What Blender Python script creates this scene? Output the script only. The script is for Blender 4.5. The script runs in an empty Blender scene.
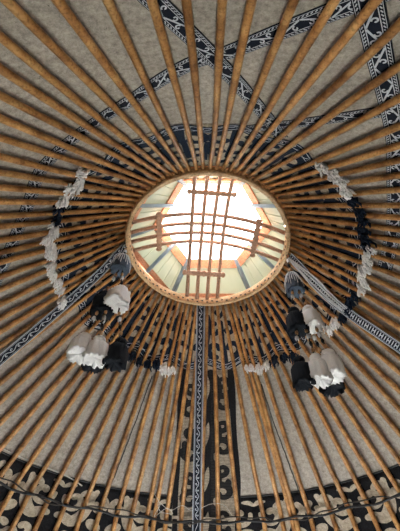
import bpy, math, random
from mathutils import Vector, Matrix
random.seed(7)
scene = bpy.context.scene
COL = scene.collection
PI = math.pi
CAMZ = 1.5
WALL_OPEN = (-20, 34)
CLADF = .22; SUNE = 90; SUNAZ = 3; SUNEL = 52
HZ = 3.112 + CAMZ          # height of the crown ring
RC = 0.8                   # outer radius of the crown ring
S = 0.95                   # slope of the straight part of the roof
S2 = 1.75                  # slope below the bend of the poles
RB = 2.475                 # radius where the poles bend
RE = 2.74                  # eave radius
GAP = 0.030                # pole axis to felt

# ------------------------------------------------------------------ helpers
class MB:
    def __init__(self):
        self.v = []; self.f = []; self.m = []; self.sm = []
    def face(self, idx, m=0, smooth=False):
        self.f.append(idx); self.m.append(m); self.sm.append(smooth)
    def add(self, verts):
        b = len(self.v); self.v.extend([tuple(p) for p in verts]); return b
    def tube(self, pts, rad, n=8, m=0, cap=True, smooth=True, flat=1.0):
        pts = [Vector(p) for p in pts]
        k = len(pts)
        rads = rad if isinstance(rad, (list, tuple)) else [rad]*k
        t0 = (pts[1]-pts[0]).normalized()
        ref = Vector((0, 0, 1)) if abs(t0.z) < .9 else Vector((1, 0, 0))
        u = t0.cross(ref).normalized()
        b = len(self.v)
        for i, p in enumerate(pts):
            t = (pts[min(i+1, k-1)]-pts[max(i-1, 0)]).normalized()
            u = (u - t*u.dot(t)).normalized()
            w = t.cross(u)
            for j in range(n):
                a = 2*PI*j/n
                self.v.append(tuple(p + (u*math.cos(a) + w*(math.sin(a)*flat))*rads[i]))
        for i in range(k-1):
            for j in range(n):
                j2 = (j+1) % n
                self.face((b+i*n+j, b+i*n+j2, b+(i+1)*n+j2, b+(i+1)*n+j), m, smooth)
        if cap:
            self.face(tuple(b+j for j in reversed(range(n))), m)
            self.face(tuple(b+(k-1)*n+j for j in range(n)), m)
    def box(self, c, ax, ay, az, m=0):
        c = Vector(c); ax = Vector(ax); ay = Vector(ay); az = Vector(az)
        b = len(self.v)
        for sx, sy, sz in ((-1,-1,-1),(1,-1,-1),(1,1,-1),(-1,1,-1),(-1,-1,1),(1,-1,1),(1,1,1),(-1,1,1)):
            self.v.append(tuple(c + ax*sx + ay*sy + az*sz))
        for q in ((0,3,2,1),(4,5,6,7),(0,1,5,4),(1,2,6,5),(2,3,7,6),(3,0,4,7)):
            self.face(tuple(b+i for i in q), m)
    def lathe(self, prof, n=24, m=0, wob=None, c=(0, 0, 0)):
        b = len(self.v)
        for i, (r_, z_) in enumerate(prof):
            for j in range(n):
                a = 2*PI*j/n
                rr, zz = (wob(i, j, r_, z_) if wob else (r_, z_))
                self.v.append((c[0]+rr*math.cos(a), c[1]+rr*math.sin(a), c[2]+zz))
        for i in range(len(prof)-1):
            for j in range(n):
                j2 = (j+1) % n
                self.face((b+i*n+j, b+(i+1)*n+j, b+(i+1)*n+j2, b+i*n+j2), m, True)
    def build(self, name, mats, parent=None):
        me = bpy.data.meshes.new(name)
        me.from_pydata(self.v, [], self.f)
        if not isinstance(mats, (list, tuple)): mats = [mats]
        for mt in mats: me.materials.append(mt)
        me.polygons.foreach_set('material_index', self.m)
        me.polygons.foreach_set('use_smooth', self.sm)
        me.update()
        o = bpy.data.objects.new(name, me)
        COL.objects.link(o)
        if parent: o.parent = parent
        return o

def tag(o, label=None, cat=None, group=None, kind=None):
    if label: o['label'] = label
    if cat: o['category'] = cat
    if group: o['group'] = group
    if kind: o['kind'] = kind
    return o
def empty(name, loc=(0, 0, 0)):
    o = bpy.data.objects.new(name, None); o.location = loc
    o.empty_display_size = .1
    COL.objects.link(o); return o
def interp(pts, n):
    """smooth resampling of a list of tuples (Catmull-Rom, equal parameter)"""
    out = []; k = len(pts)
    for i in range(n):
        t = i/(n-1)*(k-1); a = min(int(t), k-2); f = t-a
        p0, p1, p2, p3 = (pts[max(a-1, 0)], pts[a], pts[a+1], pts[min(a+2, k-1)])
        out.append(tuple(.5*((2*y1)+(-y0+y2)*f+(2*y0-5*y1+4*y2-y3)*f*f+(-y0+3*y1-3*y2+y3)*f**3)
                         for y0, y1, y2, y3 in zip(p0, p1, p2, p3)))
    return out

# ------------------------------------------------------------------ materials
def newmat(name):
    m = bpy.data.materials.new(name); m.use_nodes = True
    nt = m.node_tree; bs = nt.nodes['Principled BSDF']
    return m, nt, bs
def simple(name, col, rough=.8, var=.12, scale=40., bump=0., spec=.3):
    m, nt, bs = newmat(name)
    bs.inputs['Roughness'].default_value = rough
    bs.inputs['Specular IOR Level'].default_value = spec
    tc = nt.nodes.new('ShaderNodeTexCoord')
    nz = nt.nodes.new('ShaderNodeTexNoise'); nz.inputs['Scale'].default_value = scale
    nz.inputs['Detail'].default_value = 4
    nt.links.new(tc.outputs['Object'], nz.inputs['Vector'])
    cr = nt.nodes.new('ShaderNodeValToRGB')
    cr.color_ramp.elements[0].position = .3; cr.color_ramp.elements[1].position = .7
    cr.color_ramp.elements[0].color = (*[c*(1-var) for c in col], 1)
    cr.color_ramp.elements[1].color = (*[min(1, c*(1+var)) for c in col], 1)
    nt.links.new(nz.outputs['Fac'], cr.inputs['Fac'])
    nt.links.new(cr.outputs['Color'], bs.inputs['Base Color'])
    if bump:
        bp = nt.nodes.new('ShaderNodeBump'); bp.inputs['Strength'].default_value = bump
        bp.inputs['Distance'].default_value = .01
        nt.links.new(nz.outputs['Fac'], bp.inputs['Height'])
        nt.links.new(bp.outputs['Normal'], bs.inputs['Normal'])
    return m
def wood(name, c1, c2, c3, rough=.36):
    m, nt, bs = newmat(name)
    bs.inputs['Roughness'].default_value = rough
    bs.inputs['Specular IOR Level'].default_value = .35
    tc = nt.nodes.new('ShaderNodeTexCoord')
    oi = nt.nodes.new('ShaderNodeObjectInfo')
    add = nt.nodes.new('ShaderNodeVectorMath'); add.operation = 'MULTIPLY_ADD'
    add.inputs[1].default_value = (1, 1, 1)
    sc = nt.nodes.new('ShaderNodeVectorMath'); sc.operation = 'SCALE'
    sc.inputs[0].default_value = (7, 3, 5)
    nt.links.new(oi.outputs['Random'], sc.inputs['Scale'])
    nt.links.new(tc.outputs['Object'], add.inputs[0]); nt.links.new(sc.outputs['Vector'], add.inputs[2])
    n1 = nt.nodes.new('ShaderNodeTexNoise'); n1.inputs['Scale'].default_value = 9; n1.inputs['Detail'].default_value = 6
    n1.inputs['Roughness'].default_value = .65
    n2 = nt.nodes.new('ShaderNodeTexNoise'); n2.inputs['Scale'].default_value = 75; n2.inputs['Detail'].default_value = 4
    nt.links.new(add.outputs['Vector'], n1.inputs['Vector']); nt.links.new(add.outputs['Vector'], n2.inputs['Vector'])
    cr = nt.nodes.new('ShaderNodeValToRGB')
    e = cr.color_ramp.elements
    e[0].position = .33; e[0].color = (*c1, 1); e[1].position = .68; e[1].color = (*c3, 1)
    x = e.new(.5); x.color = (*c2, 1)
    nt.links.new(n1.outputs['Fac'], cr.inputs['Fac'])
    cr2 = nt.nodes.new('ShaderNodeValToRGB')
    cr2.color_ramp.elements[0].position = .35; cr2.color_ramp.elements[0].color = (.34, .28, .23, 1)
    cr2.color_ramp.elements[1].position = .5; cr2.color_ramp.elements[1].color = (1, 1, 1, 1)
    nt.links.new(n2.outputs['Fac'], cr2.inputs['Fac'])
    mx = nt.nodes.new('ShaderNodeMix'); mx.data_type = 'RGBA'; mx.blend_type = 'MULTIPLY'
    mx.inputs['Factor'].default_value = .55
    nt.links.new(cr.outputs['Color'], mx.inputs['A']); nt.links.new(cr2.outputs['Color'], mx.inputs['B'])
    br = nt.nodes.new('ShaderNodeMath'); br.operation = 'MULTIPLY_ADD'; br.inputs[1].default_value = .35; br.inputs[2].default_value = .82
    nt.links.new(oi.outputs['Random'], br.inputs[0])
    mv = nt.nodes.new('ShaderNodeVectorMath'); mv.operation = 'SCALE'
    nt.links.new(mx.outputs['Result'], mv.inputs[0]); nt.links.new(br.outputs['Value'], mv.inputs['Scale'])
    nt.links.new(mv.outputs['Vector'], bs.inputs['Base Color'])
    return m
def felt(name, base):
    m, nt, bs = newmat(name)
    bs.inputs['Roughness'].default_value = .95; bs.inputs['Specular IOR Level'].default_value = .1
    tc = nt.nodes.new('ShaderNodeTexCoord')
    def noise(scale, detail, r=.6):
        n = nt.nodes.new('ShaderNodeTexNoise'); n.inputs['Scale'].default_value = scale
        n.inputs['Detail'].default_value = detail; n.inputs['Roughness'].default_value = r
        nt.links.new(tc.outputs['Object'], n.inputs['Vector']); return n
    def ramp(src, p0, c0, p1, c1):
        c = nt.nodes.new('ShaderNodeValToRGB'); e = c.color_ramp.elements
        e[0].position = p0; e[0].color = (*c0, 1); e[1].position = p1; e[1].color = (*c1, 1)
        nt.links.new(src.outputs['Fac'], c.inputs['Fac']); return c
    def mul(a, b):
        x = nt.nodes.new('ShaderNodeMix'); x.data_type = 'RGBA'; x.blend_type = 'MULTIPLY'; x.inputs['Factor'].default_value = 1
        nt.links.new(a, x.inputs['A']); nt.links.new(b, x.inputs['B']); return x.outputs['Result']
    big = ramp(noise(2.2, 3), .3, [c*.84 for c in base], .7, [min(1, c*1.1) for c in base])
    fine = ramp(noise(32, 8, .85), .37, (.52, .51, .50), .62, (1.14, 1.13, 1.12))
    spot = ramp(noise(26, 5, .85), .31, (.30, .28, .27), .37, (1, 1, 1))
    c = mul(mul(big.outputs['Color'], fine.outputs['Color']), spot.outputs['Color'])
    nt.links.new(c, bs.inputs['Base Color'])
    bp = nt.nodes.new('ShaderNodeBump'); bp.inputs['Strength'].default_value = .5; bp.inputs['Distance'].default_value = .012
    nt.links.new(noise(30, 6, .7).outputs['Fac'], bp.inputs['Height'])
    nt.links.new(bp.outputs['Normal'], bs.inputs['Normal'])
    return m

M_pole = wood('pole wood', (.19, .080, .026), (.43, .215, .076), (.62, .365, .150))
M_crown = wood('crown wood', (.50, .30, .15), (.66, .43, .23), (.78, .56, .34), .5)
M_bar = wood('bar wood', (.34, .19, .13), (.42, .25, .17), (.50, .31, .22), .5)
M_felt = felt('grey felt', (.45, .412, .37))
M_wall = felt('dark wall felt', (.36, .33, .30))
M_cream = felt('cream felt', (.52, .45, .36))
M_black = simple('black felt', (.012, .012, .014), .95, .4, 60, .3, .1)
M_navy = simple('navy felt', (.014, .022, .040), .95, .4, 60, .3, .1)
M_band = simple('navy weave', (.010, .013, .023), .9, .3, 300, .2, .1)
M_thread = simple('woven thread', (.50, .53, .60), .9, .15, 200, 0, .1)
M_white = simple('white thread', (.60, .62, .66), .9, .15, 200, 0, .1)
M_yarnw = simple('white yarn', (.88, .88, .90), .95, .12, 90, .4, .1)
M_yarnb = simple('black yarn', (.012, .015, .022), .9, .4, 90, .4, .2)
M_yarng = simple('grey blue yarn', (.10, .13, .18), .9, .4, 90, .4, .1)
M_cable = simple('black cable', (.02, .022, .026), .45, .3, 80)
M_string = simple('pale string', (.55, .54, .52), .8, .2, 80)
M_seam = simple('dark seam', (.05, .045, .042), .9, .3, 100)
M_strut = simple('blue grey paint', (.22, .30, .36), .5, .08, 20)
M_trim = wood('lantern boards', (.62, .27, .15), (.70, .34, .20), (.76, .42, .27), .6)
M_ground = simple('ground', (.055, .06, .04), .9, .2, 3)
M_carpet = simple('carpet', (.20, .20, .20), .95, .3, 6)
M_bead = simple('bead wood', (.42, .24, .12), .5, .3, 60)
# translucent cladding boards of the lantern
M_clad, nt, bs = newmat('pale cladding')
bs.inputs['Base Color'].default_value = (.50, .53, .46, 1); bs.inputs['Roughness'].default_value = .7
tr = nt.nodes.new('ShaderNodeBsdfTranslucent'); tr.inputs['Color'].default_value = (.34, .35, .28, 1)
mixs = nt.nodes.new('ShaderNodeMixShader'); mixs.inputs['Fac'].default_value = CLADF
outn = nt.nodes['Material Output']
nt.links.new(bs.outputs['BSDF'], mixs.inputs[1]); nt.links.new(tr.outputs['BSDF'], mixs.inputs[2])
nt.links.new(mixs.outputs['Shader'], outn.inputs['Surface'])

# ------------------------------------------------------------------ roof surface
K = math.sqrt(1+S*S)
def axis_z(rho):
    if rho <= RB: return HZ - (rho-RC)*S
    return HZ - (RB-RC)*S - (rho-RB)*S2
def normal_in(az, rho):
    t = min(1, max(0, (rho-(RB-.08))/.16)); s = S + (S2-S)*t
    n = 1/math.sqrt(1+s*s)
    return Vector((-math.sin(az)*s*n, -math.cos(az)*s*n, -n))
def surf(az, rho, h=0.):
    """point on the felt's inner face; h metres inward"""
    p = Vector((math.sin(az)*rho, math.cos(az)*rho, axis_z(rho)))
    return p + normal_in(az, rho)*(h-GAP)
def R(d): return d*PI/180
# developed plane: (x, y) with polar radius L = rho*K, angle = az/K
def dev(az, rho): return (rho*K*math.sin(az/K), rho*K*math.cos(az/K))
def undev(x, y):
    return math.atan2(x, y)*K, math.hypot(x, y)/K

# ------------------------------------------------------------------ setting: ground, felt cover
mb = MB()
n = 64; mb.add([(40*math.cos(2*PI*i/n), 40*math.sin(2*PI*i/n), 0) for i in range(n)])
mb.face(tuple(range(n)))
tag(mb.build('floor', M_ground), kind='structure')
mb = MB(); b = mb.add([((RE-.03)*math.cos(2*PI*i/n), (RE-.03)*math.sin(2*PI*i/n), zz) for zz in (.002, .012) for i in range(n)])
mb.face(tuple(n+i for i in range(n)))
for i in range(n): mb.face((i, (i+1) % n, n+(i+1) % n, n+i))
tag(mb.build('floor_carpet', M_carpet), kind='structure')

mb = MB()
NA = 352
rhos = [.80, .95, 1.1, 1.3, 1.5, 1.7, 1.9, 2.1, 2.3, 2.4, 2.44, 2.475, 2.51, 2.55, 2.64, RE]
for layer in (0., -.018):
    for rr in rhos:
        mb.add([surf(2*PI*i/NA, rr, layer) for i in range(NA)])
nr = len(rhos)
for L in (0, 1):
    for i in range(nr-1):
        for j in range(NA):
            a = L*nr*NA+i*NA+j; b = L*nr*NA+i*NA+(j+1) % NA
            q = (a, b, b+NA, a+NA)
            mb.face(q if L == 0 else q[::-1], 0, True)
for j in range(NA):
    j2 = (j+1) % NA; t = nr*NA; e = (nr-1)*NA
    mb.face((j, t+j, t+j2, j2)); mb.face((e+j, e+j2, t+e+j2, t+e+j))
CEIL = tag(mb.build('ceiling', M_felt), kind='structure')

mb = MB()
zt = axis_z(RE)+.05; w0, w1 = WALL_OPEN
na = 90
for rr in (RE-.02, RE+.03):
    for zz in (0, zt):
        mb.add([(math.sin(R(w1+(360-(w1-w0))*j/na))*rr, math.cos(R(w1+(360-(w1-w0))*j/na))*rr, zz) for j in range(na+1)])
n1 = na+1
for j in range(na):
    mb.face((j, j+1, n1+j+1, n1+j), 0, True); mb.face((2*n1+j, 3*n1+j, 3*n1+j+1, 2*n1+j+1), 0, True)
    mb.face((n1+j, n1+j+1, 3*n1+j+1, 3*n1+j)); mb.face((j, 2*n1+j, 2*n1+j+1, j+1))
for j in (0, na): mb.face((j, n1+j, 3*n1+j, 2*n1+j))
tag(mb.build('wall_back', M_wall), kind='structure')
mb = MB(); na = 16            # felt above the doorway
for rr in (RE-.02, RE+.03):
    for zz in (1.85, zt):
        mb.add([(math.sin(R(w0+(w1-w0)*j/na))*rr, math.cos(R(w0+(w1-w0)*j/na))*rr, zz) for j in range(na+1)])
n1 = na+1
for j in range(na):
    mb.face((j, j+1, n1+j+1, n1+j), 0, True); mb.face((2*n1+j, 3*n1+j, 3*n1+j+1, 2*n1+j+1), 0, True)
    mb.face((n1+j, n1+j+1, 3*n1+j+1, 3*n1+j)); mb.face((j, 2*n1+j, 2*n1+j+1, j+1))
tag(mb.build('wall_front', M_wall), kind='structure')

def surf_line(pts, rad, mat, name, parent, h=.006, n=6, wob=0., sub=10):
    P = interp(pts, (len(pts)-1)*sub+1)
    V = []
    for i, (a, q) in enumerate(P):
        V.append(surf(R(a)+wob*random.uniform(-1, 1)/q, q, h+rad*.5+wob*.3*random.uniform(0, 1)))
    m = MB(); m.tube(V, rad, 6); return m.build(name, mat, parent)
for pts in ([(-24, 1.45), (-24.6, 1.8), (-25.1, 2.1), (-25.6, 2.34)], [(22.9, 1.5), (23.3, 1.8), (24, 2.1), (24.3, 2.34)],
            ):
    tag(surf_line(pts, .006, M_seam, 'seam_cord', CEIL, 0, wob=.003), 'dark twisted seam cord')

# ------------------------------------------------------------------ roof poles
AZ = [-160.4, -156.8, -153.1, -149.1, -145.2, -141.2, -137.2, -133.0, -128.6, -124.3, -120.3, -116.2, -112.0, -107.9, -103.7, -99.3, -94.9,
      -90.2, -86.0, -81.8, -77.6, -73.2, -68.8, -64.4, -60.0, -55.7, -51.5, -47.3, -43.3, -38.8, -34.6, -30.3, -26.3, -22.2, -18.6,
      -14.8, -12.6, -9.5, -5.7, -1.0, 3.2, 7.9, 13.6, 17.9, 20.6, 22.2, 25.8, 30.5, 34.6, 39.0, 43.1, 47.1, 51.2, 55.7, 60.1,
      64.2, 68.4, 72.5, 76.7, 81.0, 85.2, 88.9, 93.1, 97.7, 102.3, 106.6, 110.6, 115.1, 119.4, 123.7, 128.4, 133.0, 137.1,
      141.1, 145.4, 150.2, 154.7, 159.2, 163.1, 166.8, 170.9, 175.1, 178.6, 182.7, 186.4, 190.7, 195.4]
NP = len(AZ)
lin = [AZ[0]+360.*i/NP for i in range(NP)]
dev_ = [a-l for a, l in zip(AZ, lin)]
AZT = [lin[i]+sum(dev_[(i+k) % NP] for k in range(-4, 5))/9. for i in range(NP)]
ORD = ['zeroth', 'first', 'second', 'third', 'fourth', 'fifth', 'sixth', 'seventh', 'eighth', 'ninth', 'tenth', 'eleventh', 'twelfth',
       'thirteenth', 'fourteenth', 'fifteenth', 'sixteenth', 'seventeenth', 'eighteenth', 'nineteenth', 'twentieth', 'twenty-first',
       'twenty-second', 'twenty-third', 'twenty-fourth', 'twenty-fifth', 'twenty-sixth']
i_c = min(range(NP), key=lambda i: abs(AZ[i]+1))        # pole beside the straight-down strap
i_t = min(range(NP), key=lambda i: abs(AZ[i]-178.6))    # pole straight up
i_l = max(i for i in range(NP) if AZ[i] < -75)          # first pole above the left strap
i_r = min(i for i in range(NP) if AZ[i] > 74)
def pole_label(i):
    if i == i_c: return 'light brown wooden roof pole lying just beside the patterned strap hanging straight down'
    if i == i_t: return 'light brown wooden roof pole running straight up from the top of the crown ring'
    if i_l < i < i_c: return 'wooden roof pole, %s to the left of the strap hanging straight down from the crown' % ORD[i_c-i]
    if i_c < i < i_r: return 'wooden roof pole, %s to the right of the strap hanging straight down from the crown' % ORD[i-i_c]
    if i > i_t: return 'brown roof pole overhead, %s to the left of the pole straight above the crown' % ORD[i-i_t]
    if i > i_t-9: return 'brown roof pole overhead, %s to the right of the pole straight above the crown' % ORD[i_t-i]
    if i <= i_l and i_l-i < 19: return 'brown roof pole, %s up from the slanting strap left of the crown' % ORD[i_l-i+1]
    if i <= i_l: return 'brown roof pole overhead, %s to the left of the pole straight above the crown' % ORD[i+NP-i_t]
    return 'brown roof pole, %s up from the slanting strap right of the crown' % ORD[i-i_r+1]
for i in range(NP):
    at, ab = R(AZT[i]), R(AZT[i]+(AZ[i]-AZT[i])/(.70 if abs((AZ[i]+180)%360-180) < 145 and abs(AZ[i]) > 60 else .78))
    jit = random.uniform(-.003, .003)
    p0 = Vector((math.sin(at)*.775, math.cos(at)*.775, axis_z(.775)))
    r1 = RB-.06
    thick = 1.0+.13*min(1, max(0, (150-abs((AZ[i]+180) % 360-180))/40))
    p1 = Vector((math.sin(ab)*r1, math.cos(ab)*r1, axis_z(r1)))
    side = Vector((math.cos(ab), -math.sin(ab), 0))
    bow = random.uniform(-.012, .012); bow2 = random.uniform(-.006, .006)
    pts = []; rad = []
    for k in range(15):
        t = k/14
        p = p0.lerp(p1, t) + side*(bow*math.sin(PI*t)+bow2*math.sin(2*PI*t))
        pts.append(p); rad.append((.0165+.0045*min(1, t*1.5))*(1+(thick-1)*min(1, t*2))+.0012*random.uniform(-1, 1))
    for rr in (RB-.02, RB+.02, RB+.07, RB+.14, RE-.03):
        f = (rr-(RB-.02))
        z = axis_z(rr) if rr > RB+.03 else axis_z(rr)-.008
        pts.append(Vector((math.sin(ab)*rr, math.cos(ab)*rr, z))); rad.append(.0215*thick)
    m = MB(); m.tube(pts, rad, 10)
    tag(m.build('roof_pole', M_pole), pole_label(i), 'pole', 'wooden roof poles fanning out from the crown')

# ------------------------------------------------------------------ felt pattern tools
def strip2d(path, w, mapf, m, mi=0, caps=True, thick=0.):
    """ribbon along a 2D path; w number or list; mapf(x,y,level)->3D"""
    k = len(path); ws = w if isinstance(w, (list, tuple)) else [w]*k
    b = len(m.v)
    for i, (x, y) in enumerate(path):
        x0, y0 = path[max(i-1, 0)]; x1, y1 = path[min(i+1, k-1)]
        dx, dy = x1-x0, y1-y0; L = math.hypot(dx, dy) or 1e-9
        nx, ny = -dy/L*ws[i]/2, dx/L*ws[i]/2
        m.v.append(tuple(mapf(x+nx, y+ny))); m.v.append(tuple(mapf(x-nx, y-ny)))
    for i in range(k-1):
        m.face((b+2*i, b+2*i+1, b+2*i+3, b+2*i+2), mi)
    if caps:
        for i in (0, k-1):
            disc2d(path[i], ws[i]/2, mapf, m, mi, 12)
def disc2d(c, r_, mapf, m, mi=0, n=14, sx=1., sy=1., rot=0.):
    b = len(m.v); m.v.append(tuple(mapf(*c)))
    for j in range(n):
        a = 2*PI*j/n; x, y = r_*sx*math.cos(a), r_*sy*math.sin(a)
        m.v.append(tuple(mapf(c[0]+x*math.cos(rot)-y*math.sin(rot), c[1]+x*math.sin(rot)+y*math.cos(rot))))
    for j in range(n):
        m.face((b, b+1+j, b+1+(j+1) % n), mi)
def spiral(c, r0, r1, a0, a1, n=22):
    return [(c[0]+(r0+(r1-r0)*t)*math.cos(a0+(a1-a0)*t), c[1]+(r0+(r1-r0)*t)*math.sin(a0+(a1-a0)*t)) for t in [i/(n-1) for i in range(n)]]
def polar_map(rho0, az0, h):
    """local (x along the circle, y down the slope) in metres about (az0, rho0)"""
    def f(x, y):
        rho = rho0 + y/K if rho0 + y/K <= RB else RB + (rho0+y/K-RB)*K/math.sqrt(1+S2*S2)
        return surf(az0 + x/max(rho0, .5), rho, h)
    return f
def taper(w0, w1, n): return [w0+(w1-w0)*i/(n-1) for i in range(n)]

def annulus(az0, az1, r0, r1, h, mat, name, parent=None, thick=.004, na=None):
    m = MB(); na = na or max(2, int(abs(az1-az0)/1.5)); nr = max(2, int((r1-r0)/.05)+1)
    for lay in (h, h-thick):
        for i in range(nr+1):
            for j in range(na+1):
                m.v.append(tuple(surf(R(az0+(az1-az0)*j/na), r0+(r1-r0)*i/nr, lay)))
    N = (nr+1)*(na+1)
    for i in range(nr):
        for j in range(na):
            a = i*(na+1)+j; q = (a, a+1, a+na+2, a+na+1)
            m.face(q, 0, True); m.face(tuple(N+x for x in reversed(q)), 0, True)
    for j in range(na):
        e = nr*(na+1)
        m.face((j, N+j, N+j+1, j+1)); m.face((e+j, e+j+1, N+e+j+1, N+e+j))
    for i in range(nr):
        for c in (0, na):
            a = i*(na+1)+c; b = a+na+1
            m.face((a, b, N+b, N+a) if c == 0 else (a, N+a, N+b, b))
    return m.build(name, mat, parent)

# ------------------------------------------------------------------ crown collar: patterned felt around the ring
collar = tag(annulus(-180, 180, .815, 1.335, .006, M_cream, 'felt_collar', na=240),
             'patterned felt collar around the crown with black scrolls and a tufted edge', 'felt ornament')
NM = 20
def collar_motif(az, seed):
    rnd = random.Random(seed)
    m = MB(); f = polar_map(1.07, R(az), .0075); g = polar_map(1.07, R(az), .0085)
    # outer edge: dark wave band, slope runs y from -.33 (ring) to +.36 (edge)
    wv = [(-.175+.35*t, .315-.035*math.cos(2*PI*t)) for t in [i/16 for i in range(17)]]
    strip2d(wv, .085, f, m, caps=False)
    for s in (-1, 1):
        p = spiral((s*.082, .155), .085, .035, PI/2 if s > 0 else PI/2, PI/2 - s*PI*1.45)
        strip2d(p, taper(.06, .05, len(p)), f, m)
        p = spiral((s*.075, -.06), .07, .03, -PI/2, -PI/2 + s*PI*1.4)
        strip2d(p, taper(.055, .045, len(p)), f, m)
        strip2d([(s*.15, -.22), (s*.135, -.12), (s*.165, .0), (s*.16, .09)], [.03, .06, .065, .03], f, m)
    strip2d([(0, .30), (.004, .18), (-.004, .08), (0, -.05), (0, -.14)], [.06, .05, .045, .05, .05], f, m)
    strip2d([(-.05, -.255), (0, -.21), (.05, -.255)], .055, f, m)
    e = MB()
    for sg in (-1, 1):
        strip2d([(x, y+sg*.026) for x, y in wv], .006, g, e, 0, False)
    for c in (-.13, -.06, .01, .08, .14):
        yb = .315-.035*math.cos(2*PI*(c+.175)/.35)
        strip2d(spiral((c, yb), .017, .006, 0, PI*1.7, 12), .006, g, e, 0, False)
        strip2d([(c+.017, yb), (c+.05, yb-.012)], .006, g, e, 0, False)
    o = m.build('scroll_motif', M_navy, collar)
    e.build('embroidery', M_thread, o)
    return o
for i in range(NM):
    collar_motif(-180+360*(i+.5)/NM, i)

# tufts hanging from the edge of the collar between the poles
def tuft_mesh(mat, seed):
    rnd = random.Random(seed); m = MB()
    for k in range(15):
        a = rnd.uniform(0, 2*PI); d = rnd.uniform(.004, .034)
        x, y = math.cos(a)*d, math.sin(a)*d
        L = rnd.uniform(.05, .115)
        m.tube([(x*.4, y*.4, .012), (x*.9, y*.9, -L*.3), (x*1.1+rnd.uniform(-.01, .01), y*1.1+rnd.uniform(-.01, .01), -L*.7), (x*1.2, y*1.2, -L)],
               [.006, .009, .009, .005], 5)
    o = m.build('tuft', mat, collar); me = o.data
    bpy.data.objects.remove(o); return me
TW = [tuft_mesh(M_yarnw, s) for s in range(4)]; TB = [tuft_mesh(M_navy, 20+s) for s in range(4)]
allaz = sorted(AZ); tw = 0
for i in range(NP):
    a0 = AZ[i]; a1 = AZ[i+1] if i < NP-1 else AZ[0]+360
    am = (a0+a1)/2; amn = (am+180) % 360-180
    white = any(lo < amn < hi for lo, hi in ((-143, -124), (-117, -79), (-23, -15), (16, 32), (61, 70), (84, 105.5), (127, 146)))
    dark = any(lo < amn < hi for lo, hi in ((-124, -117), (-40, -24), (32, 42), (70, 84), (105.5, 127)))
    if not (white or dark): continue
    for q in ((am-.7, 1.345), (am+.8, 1.335))[:2 if (a1-a0) > 3.4 else 1]:
        o = bpy.data.objects.new('tuft', (TW if white else TB)[tw % 4]); tw += 1
        COL.objects.link(o); o.parent = collar
        o.location = surf(R(q[0]), q[1]+.012*math.sin(i*1.7), .018)
        o.rotation_euler = (random.uniform(-.2, .2), random.uniform(-.2, .2), random.uniform(0, 6))
        o.scale = [random.uniform(.85, 1.15)]*3
        o['label'] = 'white yarn tuft' if white else 'dark navy yarn tuft'

# ------------------------------------------------------------------ eave border with scrolls
border = tag(annulus(-75, 75, 2.335, 2.72, .006, M_black, 'felt_border', na=180),
             'black felt border with cream scroll shapes along the lower roof edge', 'felt ornament')
def border_motif(az, flip, seed):
    rnd = random.Random(seed)
    m = MB(); f = polar_map(2.335, R(az), .0085)
    F = lambda x, y: f(x*flip*1.22, y*1.12)
    kk = rnd.uniform(.94, 1.06)
    # big comma curl
    p = spiral((-.075, .165), .088*kk, .03, PI*1.05, -PI*.62)
    strip2d(p, taper(.036, .056, len(p)), F, m)
    # stem sweeping down to the next curl
    strip2d(interp([(-.165, .30), (-.12, .30), (-.055, .325), (.0, .29), (.04, .215), (.05, .12), (.075, .06)], 22),
            [.035+.045*math.sin(PI*i/21)+.01 for i in range(22)], F, m)
    # tear drop and leaf
    p = spiral((.125, .165), .066*kk, .022, -PI*.35, PI*1.1)
    strip2d(p, taper(.055, .046, len(p)), F, m)
    disc2d((.125, .325), .052, F, m, 0, 16, 1.25, .8, .5)
    disc2d((-.0, .085), .036, F, m, 0, 16, 1.5, .8, -.5)
    strip2d(interp([(-.20, .075), (-.165, .05), (-.11, .045)], 8), [.02, .03, .036, .04, .04, .036, .03, .02], F, m)
    p = spiral((-.05, .46), .06, .03, PI*.1, PI*1.7)
    strip2d(p, .05, F, m)
    p = spiral((.10, .47), .06, .03, PI*.9, -PI*.7)
    strip2d(p, .05, F, m)
    return m.build('scroll_motif', M_cream, border)
k = 0
for a in [x*12.2-67.1 for x in range(12)]:
    if -9.5 < a < 9.5 and False: continue
    border_motif(a, 1 if k % 2 else -1, k); k += 1
o = surf_line([(a, 2.328) for a in range(-75, 76, 5)], .007, M_cable, 'edge_cord', border, .004, sub=4)
tag(o, 'thin dark edging cord')
o = surf_line([(-58, 2.30), (-52, 2.305), (-46, 2.31), (-40, 2.315), (-36, 2.33), (-32.5, 2.36)], .006, M_string, 'edge_string', border, .008, sub=6)
tag(o, 'thin white string along the edge')

# ------------------------------------------------------------------ central hanging panel
panel = tag(annulus(-10.7, 10.6, 1.345, 2.70, .0125, M_cream, 'reed_panel', na=24),
            'tall reed and felt panel with black scrolls running down behind the strap', 'felt ornament')
# the panel narrows in angle so that its sides run almost straight
me = panel.data
for v in me.vertices:
    rho = math.hypot(v.co.x, v.co.y); a = math.atan2(v.co.x, v.co.y)
    half0 = R(10.65); halfw = (.29+.075*min(1, (rho-1.34)/.9))/rho
    a2 = a/half0*halfw; v.co.x = math.sin(a2)*rho; v.co.y = math.cos(a2)*rho
PH = lambda rho: .29+.075*min(1, max(0, (rho-1.34)/.9))
def pmap(h):
    def f(x, y):   # y = distance down the slope from rho 1.345
        rho = 1.345+y/K
        if rho > RB: rho = RB+(rho-RB)*K/math.sqrt(1+S2*S2)
        return surf(x/rho, rho, h)
    return f
f = pmap(.0155)
LP = (RB-1.345)*K+.40
for s, nm in ((-1, 'side_stripe'), (1, 'side_stripe')):
    m = MB(); N = 40
    pth = [(s*(PH(1.345+y/K)-.03), y) for y in [LP*i/(N-1) for i in range(N)]]
    strip2d(pth, [.066+.012*math.sin(i*.35) for i in range(N)], f, m, caps=False)
    tag(m.build(nm, M_black, panel), 'black felt side stripe')
m = MB(); N = 110
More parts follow.
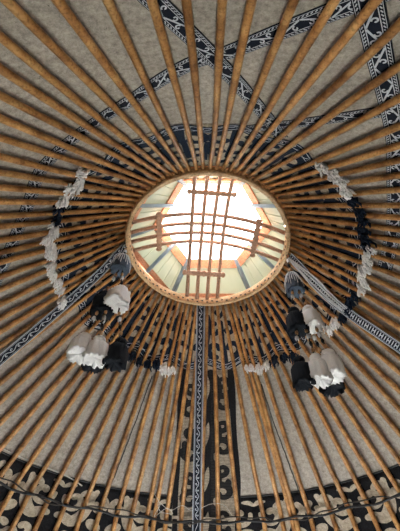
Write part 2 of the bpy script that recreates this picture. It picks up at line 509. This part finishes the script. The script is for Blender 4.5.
for i in range(N):
    y = .02+(LP-.25)*i/N
    w = PH(1.345+y/K)-.05
    strip2d([(-w, y), (0, y+.002*random.uniform(-1, 1)), (w, y)], .0032, pmap(.0138), m, caps=False)
tag(m.build('reed_lines', M_seam, panel), 'dark lines between the reeds')
def panel_motif(y0, s):
    m = MB(); F = lambda x, y: f(x*s*1.18, y+y0)
    strip2d(interp([(.035, .0), (.075, .08), (.085, .2), (.06, .3), (.02, .38), (.03, .46)], 20), [.075+.045*math.sin(PI*i/19) for i in range(20)], F, m)
    p = spiral((.15, .33), .092, .036, PI*1.15, PI*2.9)
    strip2d(p, taper(.072, .05, len(p)), F, m)
    p = spiral((.145, .10), .062, .03, PI*.95, -PI*.65)
    strip2d(p, taper(.06, .045, len(p)), F, m)
    disc2d((.20, .235), .03, F, m, 0, 12, 1, 1.6)
    return m.build('scroll_motif', M_black, panel)
for y0 in (.03, .50, .97, 1.44):
    for s in (-1, 1): panel_motif(y0+(.0 if s > 0 else .08), s)

# ------------------------------------------------------------------ woven bands between felt and poles
def band_along(P2, width, mapf, name, phase=0., cell=.15, style='felt'):
    """ground strip + white weave, P2 = dense 2D path in metres"""
    m = MB()
    s = [0.]
    for a, b in zip(P2, P2[1:]): s.append(s[-1]+math.hypot(b[0]-a[0], b[1]-a[1]))
    T = s[-1]
    def at(u, v):
        u = min(max(u, 0), T)
        lo, hi = 0, len(s)-1
        while hi-lo > 1:
            md = (lo+hi)//2
            if s[md] <= u: lo = md
            else: hi = md
        fr = (u-s[lo])/max(1e-9, s[hi]-s[lo])
        a, b = P2[lo], P2[hi]
        a0, b0 = P2[max(lo-1, 0)], P2[min(hi+1, len(P2)-1)]
        dx, dy = b0[0]-a0[0], b0[1]-a0[1]; L = math.hypot(dx, dy)
        return (a[0]+(b[0]-a[0])*fr-dy/L*v, a[1]+(b[1]-a[1])*fr+dx/L*v)
    gnd = lambda u, v: mapf(*at(u, v), 0.)
    top = lambda u, v: mapf(*at(u, v), .0022)
    N = max(8, int(T/.03)); b = len(m.v); h = width/2
    for lay in (0., -.0025):
        for i in range(N+1):
            u = T*i/N
            for v in (-h, -h/3, h/3, h): m.v.append(tuple(mapf(*at(u, v), lay)))
    NN = 4*(N+1)
    for i in range(N):
        for c in range(3):
            a = 4*i+c; q = (a, a+4, a+5, a+1)
            m.face(tuple(b+x for x in q), 0, True); m.face(tuple(b+NN+x for x in reversed(q)), 0, True)
        for c in (0, 3):
            a = b+4*i+c; m.face((a, a+4, a+4+NN, a+NN))
    w = width
    if style == 'ladder':
        for sg in (-1, 1):
            strip2d([(T*i/N, sg*w*.44) for i in range(N+1)], w*.07, top, m, 1, False)
            strip2d([(T*i/N, sg*w*.33) for i in range(N+1)], w*.03, top, m, 1, False)
        u = .01; k = 0
        while u < T-.02:
            strip2d([(u, -w*.24), (u+.004, w*.24)], .008, top, m, 1, False)
            if k % 3 == 0: strip2d([(u, -w*.02), (u+.022, w*.02)], .010, top, m, 1, False)
            u += .024; k += 1
    elif style == 'scroll':
        for sg in (-1, 1):
            strip2d([(T*i/N, sg*w*.455) for i in range(N+1)], w*.07, top, m, 1, False)
            strip2d([(T*i/N, sg*w*.34) for i in range(N+1)], w*.025, top, m, 1, False)
        M = int(T/.008)
        strip2d([(T*i/M, w*.15*math.sin(2*PI*(T*i/M)/cell)) for i in range(M+1)], w*.06, top, m, 1, False)
        u = cell*.25; sg = 1
        while u < T-cell:
            p = spiral((u, -sg*w*.09), w*.13, w*.05, PI/2*sg+.6, PI/2*sg+.6-sg*PI*1.5, 12)
            strip2d(p, w*.07, top, m, 1, False)
            u += cell*.5; sg = -sg
    else:
        for sg in (-1, 1):
            strip2d([(T*i/N, sg*w*.44) for i in range(N+1)], w*.025, top, m, 1, False)
            strip2d([(T*i/N, sg*w*.27) for i in range(N+1)], w*.035, top, m, 1, False)
            u = 0
            while u < T-.03:
                strip2d([(u, sg*w*.33), (u+.013, sg*w*.40)], w*.05, top, m, 1, False)
                u += .020
        u = phase; k = 0
        while u < T-cell:
            sg = 1 if k % 2 else -1
            strip2d([(u, -sg*w*.25), (u+cell*.95, sg*w*.25)], w*.085, top, m, 1, False)
            for e in (-1, 1):
                c = (u+cell*(.5-e*.2), e*sg*w*.11)
                p = spiral(c, w*.14, w*.05, PI/2*e*sg+PI, PI/2*e*sg+PI + sg*PI*1.7, 14)
                strip2d(p, w*.075, top, m, 1, False)
            u += cell; k += 1
    return m.build(name, [M_band, M_thread])
def felt_band(pts, label, h, width=.100, phase=0., cell=.12):
    P = [dev(R(a), q) for a, q in pts]
    P2 = interp(P, len(pts)*12)
    def mapf(x, y, l):
        a, q = undev(x, y); return surf(a, q, h+l)
    o = band_along(P2, width, mapf, 'woven_band', phase, cell)
    return tag(o, label, 'band', 'woven bands stretched over the felt behind the poles')
FB = {'A': [(-170.6, 2.36), (-172.9, 2.149), (-174.0, 2.088), (-176.14, 1.993), (-178.78, 1.891), (-181.03, 1.812), (-184.88, 1.693), (-190.27, 1.553), (-195.81, 1.441), (-201.55, 1.341)], 'B': [(-84, 2.0), (-92, 1.77), (-101.23, 1.638), (-105.17, 1.598), (-115.32, 1.542), (-124.35, 1.531), (-134.32, 1.565), (-142.7, 1.566), (-151.07, 1.572), (-163.88, 1.625), (-171.85, 1.716), (-177.84, 1.797), (-183.23, 1.853), (-190.26, 1.999), (-195.16, 2.136), (-197.56, 2.222), (-202, 2.42)], 'C': [(168, 2.4), (165.65, 2.246), (163.54, 2.17), (160.53, 2.089), (156.16, 1.986), (145.2, 1.802), (139.34, 1.721), (132.55, 1.636), (124.54, 1.571), (117.45, 1.53), (108.54, 1.489), (98.12, 1.465)], 'D': [(177.84, 1.262), (169.13, 1.317), (163.31, 1.4), (157.78, 1.507), (153.78, 1.623), (150.75, 1.734), (148.11, 1.856), (145.6, 1.99), (143.5, 2.15)]}
felt_band(FB['A'], 'navy and white woven band crossing overhead, slanting down right from top edge to the collar', .0075)
felt_band(FB['B'], 'navy and white woven band arching over the left side of the roof behind the poles', .0035, phase=.05)
felt_band(FB['C'], 'navy and white woven band running down the right edge of the roof', .0115, .118, phase=.02)
felt_band(FB['D'], 'narrow navy and white woven band going right from the collar to the right-hand band', .0045, .085)

# ------------------------------------------------------------------ straps hanging inside the poles
def strap(pts, label, width, cell, style='scroll', name='woven_strap', h0=.072):
    P = [dev(R(a), q) for a, q in pts]
    P2 = interp(P, len(pts)*14)
    def mapf(x, y, l):
        a, q = undev(x, y)
        hh = h0 - .03*max(0, 1-(q-.8)/.25)
        return surf(a, min(q, RE), hh+l)
    o = band_along(P2, width, mapf, name, 0., cell, style)
    return tag(o, label, 'strap', 'woven straps running from the crown to the wall')
strap([(-5.02, 0.814), (-3.81, 1.179), (-3.12, 1.569), (-2.71, 1.95), (-2.45, 2.324), (-2.29, 2.553)], 'navy and white scroll-woven strap hanging straight down below the crown', .095, .13)
strap([(-91.33, 0.811), (-84.92, 0.977), (-80.91, 1.159), (-77.71, 1.417), (-75.98, 1.659), (-75.04, 1.882), (-74.48, 2.024), (-74.0, 2.3), (-73.6, 2.7)], 'navy and white scroll-woven strap slanting down left from the crown', .10, .13)
strap([(82.56, 0.834), (80.2, 0.948), (75.54, 1.187), (74.91, 1.394), (75.42, 1.578), (75.8, 1.749), (76.19, 1.877), (76.7, 2.3), (77.0, 2.7)], 'navy and white ladder-woven strap slanting down right from the crown', .105, .06, 'ladder')

RS = [o for o in bpy.data.objects if o.name.startswith('woven_strap')][-1]
for k, (da, dh) in enumerate(((-2.6, .0), (-.5, .012), (1.6, .004), (3.6, .0))):
    P = interp([(82.2, .825), (79.8+da*.45, .95), (77.2+da*.9, 1.08), (75.6+da*.6, 1.22), (75.0+da*.35, 1.36)], 30)
    m = MB(); m.tube([surf(R(a), q, .075+dh-.012*max(0, 1-(q-.8)/.2)) for a, q in P], .0075, 6)
    tag(m.build('tie_cord', M_white, RS), 'white cotton tie cord')
# ------------------------------------------------------------------ crown
crown = empty('crown', (0, 0, HZ-.05))
tag(crown, 'round wooden crown ring with crossed bent bars at the top of the roof', 'roof crown')
def cpart(o): o.parent = crown; o.location = (0, 0, -(HZ-.05)); return o
m = MB(); NR = 96
prof = [(.768, -.058), (.796, -.060), (.808, -.03), (.808, .03), (.795, .045), (.772, .045), (.764, .03)]
for (rr, zz) in prof:
    m.add([(rr*math.cos(2*PI*j/NR), rr*math.sin(2*PI*j/NR), HZ+zz) for j in range(NR)])
for i in range(len(prof)):
    for j in range(NR):
        j2 = (j+1) % NR; i2 = (i+1) % len(prof)
        m.face((i*NR+j, i2*NR+j, i2*NR+j2, i*NR+j2), 0, i not in (0, 5))
rim = cpart(m.build('rim', M_crown))
m = MB(); m.box((.7665, 0, HZ-.03), (.004, 0, 0), (0, .011, 0), (0, 0, .008))
n0 = m.build('notch', M_seam); nme = n0.data; bpy.data.objects.remove(n0)
for j in range(88):
    o = bpy.data.objects.new('notch', nme); COL.objects.link(o); o.parent = rim
    o.rotation_euler = (0, 0, 2*PI*j/88); o.location = (0, 0, .018*(j % 2))
BA = R(-4.4)
def barpt(off, t, vert, dz=0.):
    L = .765
    z = HZ+.01+.26*(1-t*t)+dz
    if vert: return Vector((off*math.cos(BA)+t*L*math.sin(BA), -off*math.sin(BA)+t*L*math.cos(BA), z))
    return Vector((off*math.sin(BA)+t*L*math.cos(BA), off*math.cos(BA)-t*L*math.sin(BA), z))
for vert in (True, False):
    for off in (-.17, -.057, .057, .17):
        m = MB(); N = 28
        te = math.sqrt(max(0, 1-(off/.765)**2))
        P = [barpt(off, -te+2*te*i/N, vert, 0 if vert else .02) for i in range(N+1)]
        m.tube(P, .020, 8)
        o = cpart(m.build('bent_bar', M_bar))
    for t in (-.66, .66):
        # carved tie plate across the four bars
        m = MB()
        prof = [(-.235, .012), (-.222, .03), (-.205, .03), (-.19, .016), (-.17, .034), (-.14, .022), (-.11, .030), (-.085, .022), (-.057, .034), (-.03, .022), (0, .036)]
        prof += [(-x, w) for x, w in reversed(prof[:-1])]
        a_ = barpt(0, t-.02, vert); b_ = barpt(0, t+.02, vert); tang = (b_-a_).normalized()
        side = (barpt(.1, t, vert)-barpt(-.1, t, vert)).normalized(); up = side.cross(tang).normalized()
        if up.z > 0: up = -up
        c = barpt(0, t, vert, 0 if vert else .02)
        base = len(m.v)
        for lay in (.014, .030):
            for (x, w) in prof:
                for sg in (-1, 1): m.v.append(tuple(c+side*x+tang*(w*sg)+up*lay))
        n2 = len(prof)*2
        for i in range(len(prof)-1):
            a = 2*i
            for q in ((a, a+1, a+3, a+2), (n2+a, n2+a+2, n2+a+3, n2+a+1), (a, a+2, n2+a+2, n2+a), (a+1, n2+a+1, n2+a+3, a+3)):
                m.face(tuple(base+x for x in q))
        e = n2-2
        m.face((base, base+n2, base+n2+1, base+1)); m.face((base+e, base+e+1, base+n2+e+1, base+n2+e))
        cpart(m.build('tie_plate', M_bar))

# ------------------------------------------------------------------ lantern cap above the crown
HXC = Vector((.05, 0, 0)); R1, Z1 = .565, HZ+.375; R0, Z0 = .96, HZ+.075
lant = empty('roof_lantern', (HXC.x, 0, Z0))
tag(lant, 'six-sided boarded lantern cap with open bright top above the crown', 'skylight')
def lpart(o): o.parent = lant; o.location = (-HXC.x, 0, -Z0); return o
def hexp(i, f_, dz=0.):
    a = R(60*i); rr = R0+(R1-R0)*f_; return HXC+Vector((rr*math.cos(a), rr*math.sin(a), Z0+(Z1-Z0)*f_+dz))
for i in range(6):
    A0, B0, A1, B1 = hexp(i, 0), hexp(i+1, 0), hexp(i, 1), hexp(i+1, 1)
    out = ((B0-A0).cross(A1-A0)).normalized()
    if out.z < 0: out = -out
    m = MB(); NB = 14
    for k in range(NB):
        u0, u1 = k/NB, (k+1)/NB
        o_ = out*(.010 if k % 2 else 0)
        q = [A0.lerp(B0, u0), A0.lerp(B0, u1), A1.lerp(B1, u1), A1.lerp(B1, u0)]
        b = m.add([p+o_ for p in q]+[p+o_+out*.012 for p in q])
        for fc in ((0, 3, 2, 1), (4, 5, 6, 7), (0, 1, 5, 4), (1, 2, 6, 5), (2, 3, 7, 6), (3, 0, 4, 7)): m.face(tuple(b+x for x in fc))
    lpart(m.build('boarded_panel', M_clad))
    # trim boards, upper and lower
    for (fa, fb, nm) in ((.80, 1.0, 'upper_trim'), (.02, .16, 'lower_trim')):
        m = MB()
        q = [hexp(i, fa), hexp(i+1, fa), hexp(i+1, fb), hexp(i, fb)]
        b = m.add([p-out*.004 for p in q]+[p-out*.022 for p in q])
        for fc in ((0, 1, 2, 3), (4, 7, 6, 5), (0, 4, 5, 1), (1, 5, 6, 2), (2, 6, 7, 3), (3, 7, 4, 0)): m.face(tuple(b+x for x in fc))
        lpart(m.build('trim_board', M_trim))
    # corner rafter and mid strut
    inn = -out
    for p, q, w in ((hexp(i, -.02, -.03), hexp(i, 1.06, -.03), .028), (A0.lerp(B0, .5)+inn*.03, A1.lerp(B1, .5)+inn*.03, .024)):
        if w == .024 and i in (1, 4): continue
        m = MB(); m.tube([p, q], w, 4, smooth=False)
        lpart(m.build('rafter', M_strut))
    m = MB(); m.tube([A1+Vector((0, 0, .0)), B1], .013, 4, smooth=False)
    lpart(m.build('opening_frame', M_strut))
# curb between the ring and the lantern
m = MB(); n = 96
for rr, zz in ((.79, .049), (.97, .049), (.97, .085), (.79, .062)):
    m.add([(rr*math.cos(2*PI*j/n), rr*math.sin(2*PI*j/n), HZ+zz) for j in range(n)])
for i in range(4):
    for j in range(n):
        j2 = (j+1) % n; i2 = (i+1) % 4
        m.face((i*n+j, i2*n+j, i2*n+j2, i*n+j2))
lpart(m.build('curb', M_trim))

# ------------------------------------------------------------------ tassel garlands
def tassel_meshes(mat, seed):
    rnd = random.Random(seed); n = 40
    colr = [rnd.uniform(-1, 1) for _ in range(n)]; cole = [rnd.uniform(-1, 1) for _ in range(n)]
    # unit tassel: length 1 (z 0..-1), radius about .5*ratio, scaled later
    sk = MB()
    prof = [(.12, -.25), (.16, -.275), (.235, -.315), (.285, -.38), (.30, -.48), (.305, -.62), (.305, -.78), (.335, -.92), (.32, -1.0), (.24, -.96), (.12, -.92), (.01, -.91)]
    def wob(i, j, r_, z_):
        if i < 1: return r_, z_
        g = 1+(.09*colr[j]+.085*(1 if j % 2 else -1))*(min(1, i/3) if i < 9 else .3)
        e = (.06*cole[j] if 6 < i < 10 else 0)+.014*math.sin(i*2.1+j*1.3)
        return r_*g, z_+e
    sk.lathe(prof, n, 0, wob)
    hd = MB()
    ph = [(.012, .01), (.08, .0), (.14, -.03), (.178, -.08), (.19, -.135), (.175, -.19), (.13, -.232), (.105, -.25), (.13, -.258), (.145, -.275), (.135, -.295), (.11, -.305)]
    hd.lathe(ph, n, 0, lambda i, j, r_, z_: (r_*(1+.06*(1 if (j//2+i) % 2 else -1)*(1 if 1 < i < 7 else .3)), z_))
    a = sk.build('tassel', mat); b = hd.build('tassel_head', mat)
    me = (a.data, b.data)
    bpy.data.objects.remove(a); bpy.data.objects.remove(b)
    return me
TMW = [tassel_meshes(M_yarnw, 50+i) for i in range(2)]
TMB = [tassel_meshes(M_yarnb, 60+i) for i in range(2)]
TMG = tassel_meshes(M_yarng, 70)
def garland(top, items, label, cords):
    g = empty('tassel_garland', top); tag(g, label, 'tassel garland', 'tassel garlands hanging beside the crown')
    for n_, (kind, x, y, z, L, wd, tx, ty) in enumerate(items):
        me = {'w': TMW, 'b': TMB, 'g': [TMG]}[kind]; me = me[n_ % len(me)]
        o = bpy.data.objects.new('tassel', me[0]); h = bpy.data.objects.new('tassel_head', me[1])
        COL.objects.link(o); COL.objects.link(h)
        o.parent = g; h.parent = o
        o.location = (x, y, z); o.scale = (wd/.7, wd/.7, L); o.rotation_euler = (tx, ty, n_*.7)
        o['label'] = {'w': 'white yarn tassel', 'b': 'black yarn tassel', 'g': 'dark grey tassel with white top'}[kind]
        if kind == 'g':
            m = MB()
            for k in range(26):
                a = 2*PI*k/26+.05; q = .225
                m.tube([(math.cos(a)*.1, math.sin(a)*.1, -.0), (math.cos(a)*q, math.sin(a)*q, -.10), (math.cos(a)*q*1.25, math.sin(a)*q*1.25, -.30),
                        (math.cos(a)*.34, math.sin(a)*.34, -.5), (math.cos(a)*.37, math.sin(a)*.37, -.66-.1*(k % 3))], .016, 5)
            f_ = m.build('white_fringe', M_white, o)
    for (p, q) in cords:
        p = Vector(p); q = Vector(q); m = MB()
        N = 9
        m.tube([p.lerp(q, i/N)+Vector((.006*math.sin(i*2.2), .006*math.cos(i*1.9), 0)) for i in range(N+1)], .006, 6)
        c = m.build('cord', M_seam, g)
        for t, rr, mt in ((.25, .014, M_bead), (.42, .017, M_white), (.62, .014, M_yarnb), (.8, .015, M_bead)):
            m = MB(); ce = p.lerp(q, t)
            m.lathe([(.001, rr*1.5), (rr*.7, rr*1.2), (rr, 0), (rr*.7, -rr*1.2), (.001, -rr*1.5)], 10, 0, None, ce)
            m.build('bead', mt, c)
    return g
garland((-.80, .0, HZ-.06),
  [('g', .0, .0, -0.140, 0.222, 0.175, 0, 0),
   ('b', -.075, .0, -0.645, 0.232, 0.191, .05, -.12), ('w', .07, -.02, -0.615, 0.232, 0.212, 0, .1),
   ('w', -.125, .0, -1.120, 0.221, 0.180, .0, .14), ('w', .0, -.02, -1.160, 0.212, 0.175, 0, .04), ('b', .155, .02, -1.140, 0.242, 0.170, 0, -.06), ('b', -.06, .16, -1.08, 0.217, 0.170, 0, 0)],
  'garland of white and black yarn tassels hanging left of the crown',
  [((0, 0, .02), (0, 0, -.17)), ((-.01, 0, -.33), (-.07, 0, -0.66)), ((.02, 0, -.33), (.07, -.02, -0.66)),
   ((-.075, 0, -.8), (-.13, 0, -1.16)), ((-.02, 0, -.78), (-.01, -.02, -1.19)), ((.07, 0, -.8), (.155, .02, -1.16)), ((-.04, .03, -.8), (-.06, .16, -1.03))])
garland((.785, .10, HZ-.06),
  [('g', .0, .0, -0.270, 0.246, 0.164, 0, 0),
   ('b', -.06, .0, -0.725, 0.247, 0.175, .0, -.04), ('w', .065, -.0, -0.705, 0.247, 0.170, 0, .06),
   ('b', -.105, .0, -1.230, 0.242, 0.154, .0, .0), ('w', .01, -.03, -1.230, 0.231, 0.159, 0, .0), ('w', .125, .0, -1.170, 0.242, 0.191, 0, -.10), ('b', .15, .17, -1.15, 0.261, 0.180, 0, -.1)],
  'garland of black and white yarn tassels hanging right of the crown',
  [((0, -.02, .06), (0, 0, -.28)), ((-.02, 0, -.45), (-.06, 0, -0.76)), ((.02, 0, -.45), (.07, 0, -0.72)),
   ((-.065, 0, -.9), (-.105, 0, -1.26)), ((.0, 0, -.88), (.015, -.03, -1.26)), ((.08, 0, -.88), (.13, 0, -1.19)), ((.05, .03, -.88), (.14, .17, -1.08))])

# ------------------------------------------------------------------ cable round the bend and loose string
m = MB(); pts = []
for k in range(0, 151):
    a = -75+k; q = 2.487+.006*math.sin(k*.5)
    pts.append(surf(R(a), q, .072+.006*math.sin(k*1.47)))
m.tube(pts, .011, 7)
m2 = MB(); pts = []
for k in range(0, 151):
    a = -75+k; q = 2.475+.022*math.sin(k*.21)+.006*math.sin(k*.9)
    pts.append(surf(R(a), min(q, 2.51), .078+.006*math.cos(k*1.3)))
cb = m.build('cable', M_cable)
m2.tube(pts, .006, 6); tag(m2.build('second_strand', M_seam, cb), 'thin grey strand twisted with the cable')
tag(cb, 'dark cable strung across the poles along the bottom of the roof', 'cable')
m = MB(); P = interp([(-14, 2.30), (-12, 2.38), (-13, 2.47), (-10, 2.40), (-8.5, 2.44), (-11.5, 2.43), (-12.5, 2.36), (-9, 2.41), (-6, 2.37), (-3, 2.41), (1, 2.35), (5, 2.37), (6.5, 2.44)], 120)
m.tube([surf(R(a), q, .07+.012*math.sin(i*.4)) for i, (a, q) in enumerate(P)], .0028, 5)
tag(m.build('loose_string', M_string), 'thin pale string tangled around the poles left of the straight-down strap', 'string')

# ------------------------------------------------------------------ light: open sky above, daylight through the open walls
w = bpy.data.worlds.new('World'); scene.world = w; w.use_nodes = True
nt = w.node_tree; bg = nt.nodes['Background']
tc = nt.nodes.new('ShaderNodeTexCoord'); sx = nt.nodes.new('ShaderNodeSeparateXYZ')
nt.links.new(tc.outputs['Generated'], sx.inputs['Vector'])
cr = nt.nodes.new('ShaderNodeValToRGB')
e = cr.color_ramp.elements
e[0].position = 0; e[0].color = (.26, .27, .28, 1)
e[1].position = .8; e[1].color = (.90, .97, 1.0, 1)
nt.links.new(sx.outputs['Z'], cr.inputs['Fac']); nt.links.new(cr.outputs['Color'], bg.inputs['Color'])
bg.inputs['Strength'].default_value = 6

sun = bpy.data.lights.new('sun', 'SUN'); sun.energy = SUNE; sun.angle = R(1.5); sun.color = (1, 1, 1)
so = bpy.data.objects.new('sun', sun); COL.objects.link(so)
sd = Vector((math.sin(R(SUNAZ))*math.cos(R(SUNEL)), math.cos(R(SUNAZ))*math.cos(R(SUNEL)), math.sin(R(SUNEL))))
so.rotation_euler = sd.to_track_quat('Z', 'Y').to_euler(); so.location = sd*30

# ------------------------------------------------------------------ camera
cam = bpy.data.cameras.new('camera'); co = bpy.data.objects.new('camera', cam); COL.objects.link(co)
rot = Matrix(((0.9998033823857263, -0.005162495950356588, 0.01914537034439238),
              (0.008004651297115499, -0.7782727049634773, -0.6278754034571221),
              (0.018141723393133698, 0.6279052041067942, -0.7780783588610676)))
co.matrix_world = Matrix.Translation((0, -2.24298, CAMZ)) @ rot.to_4x4()
cam.sensor_fit = 'VERTICAL'; cam.sensor_height = 24; cam.lens = 24*386/531
cam.clip_start = .02
scene.camera = co
scene.view_settings.view_transform = 'Standard'; scene.view_settings.look = 'None'
scene.view_settings.gamma = 1; scene.view_settings.use_curve_mapping = False
scene.view_settings.exposure = 0.95
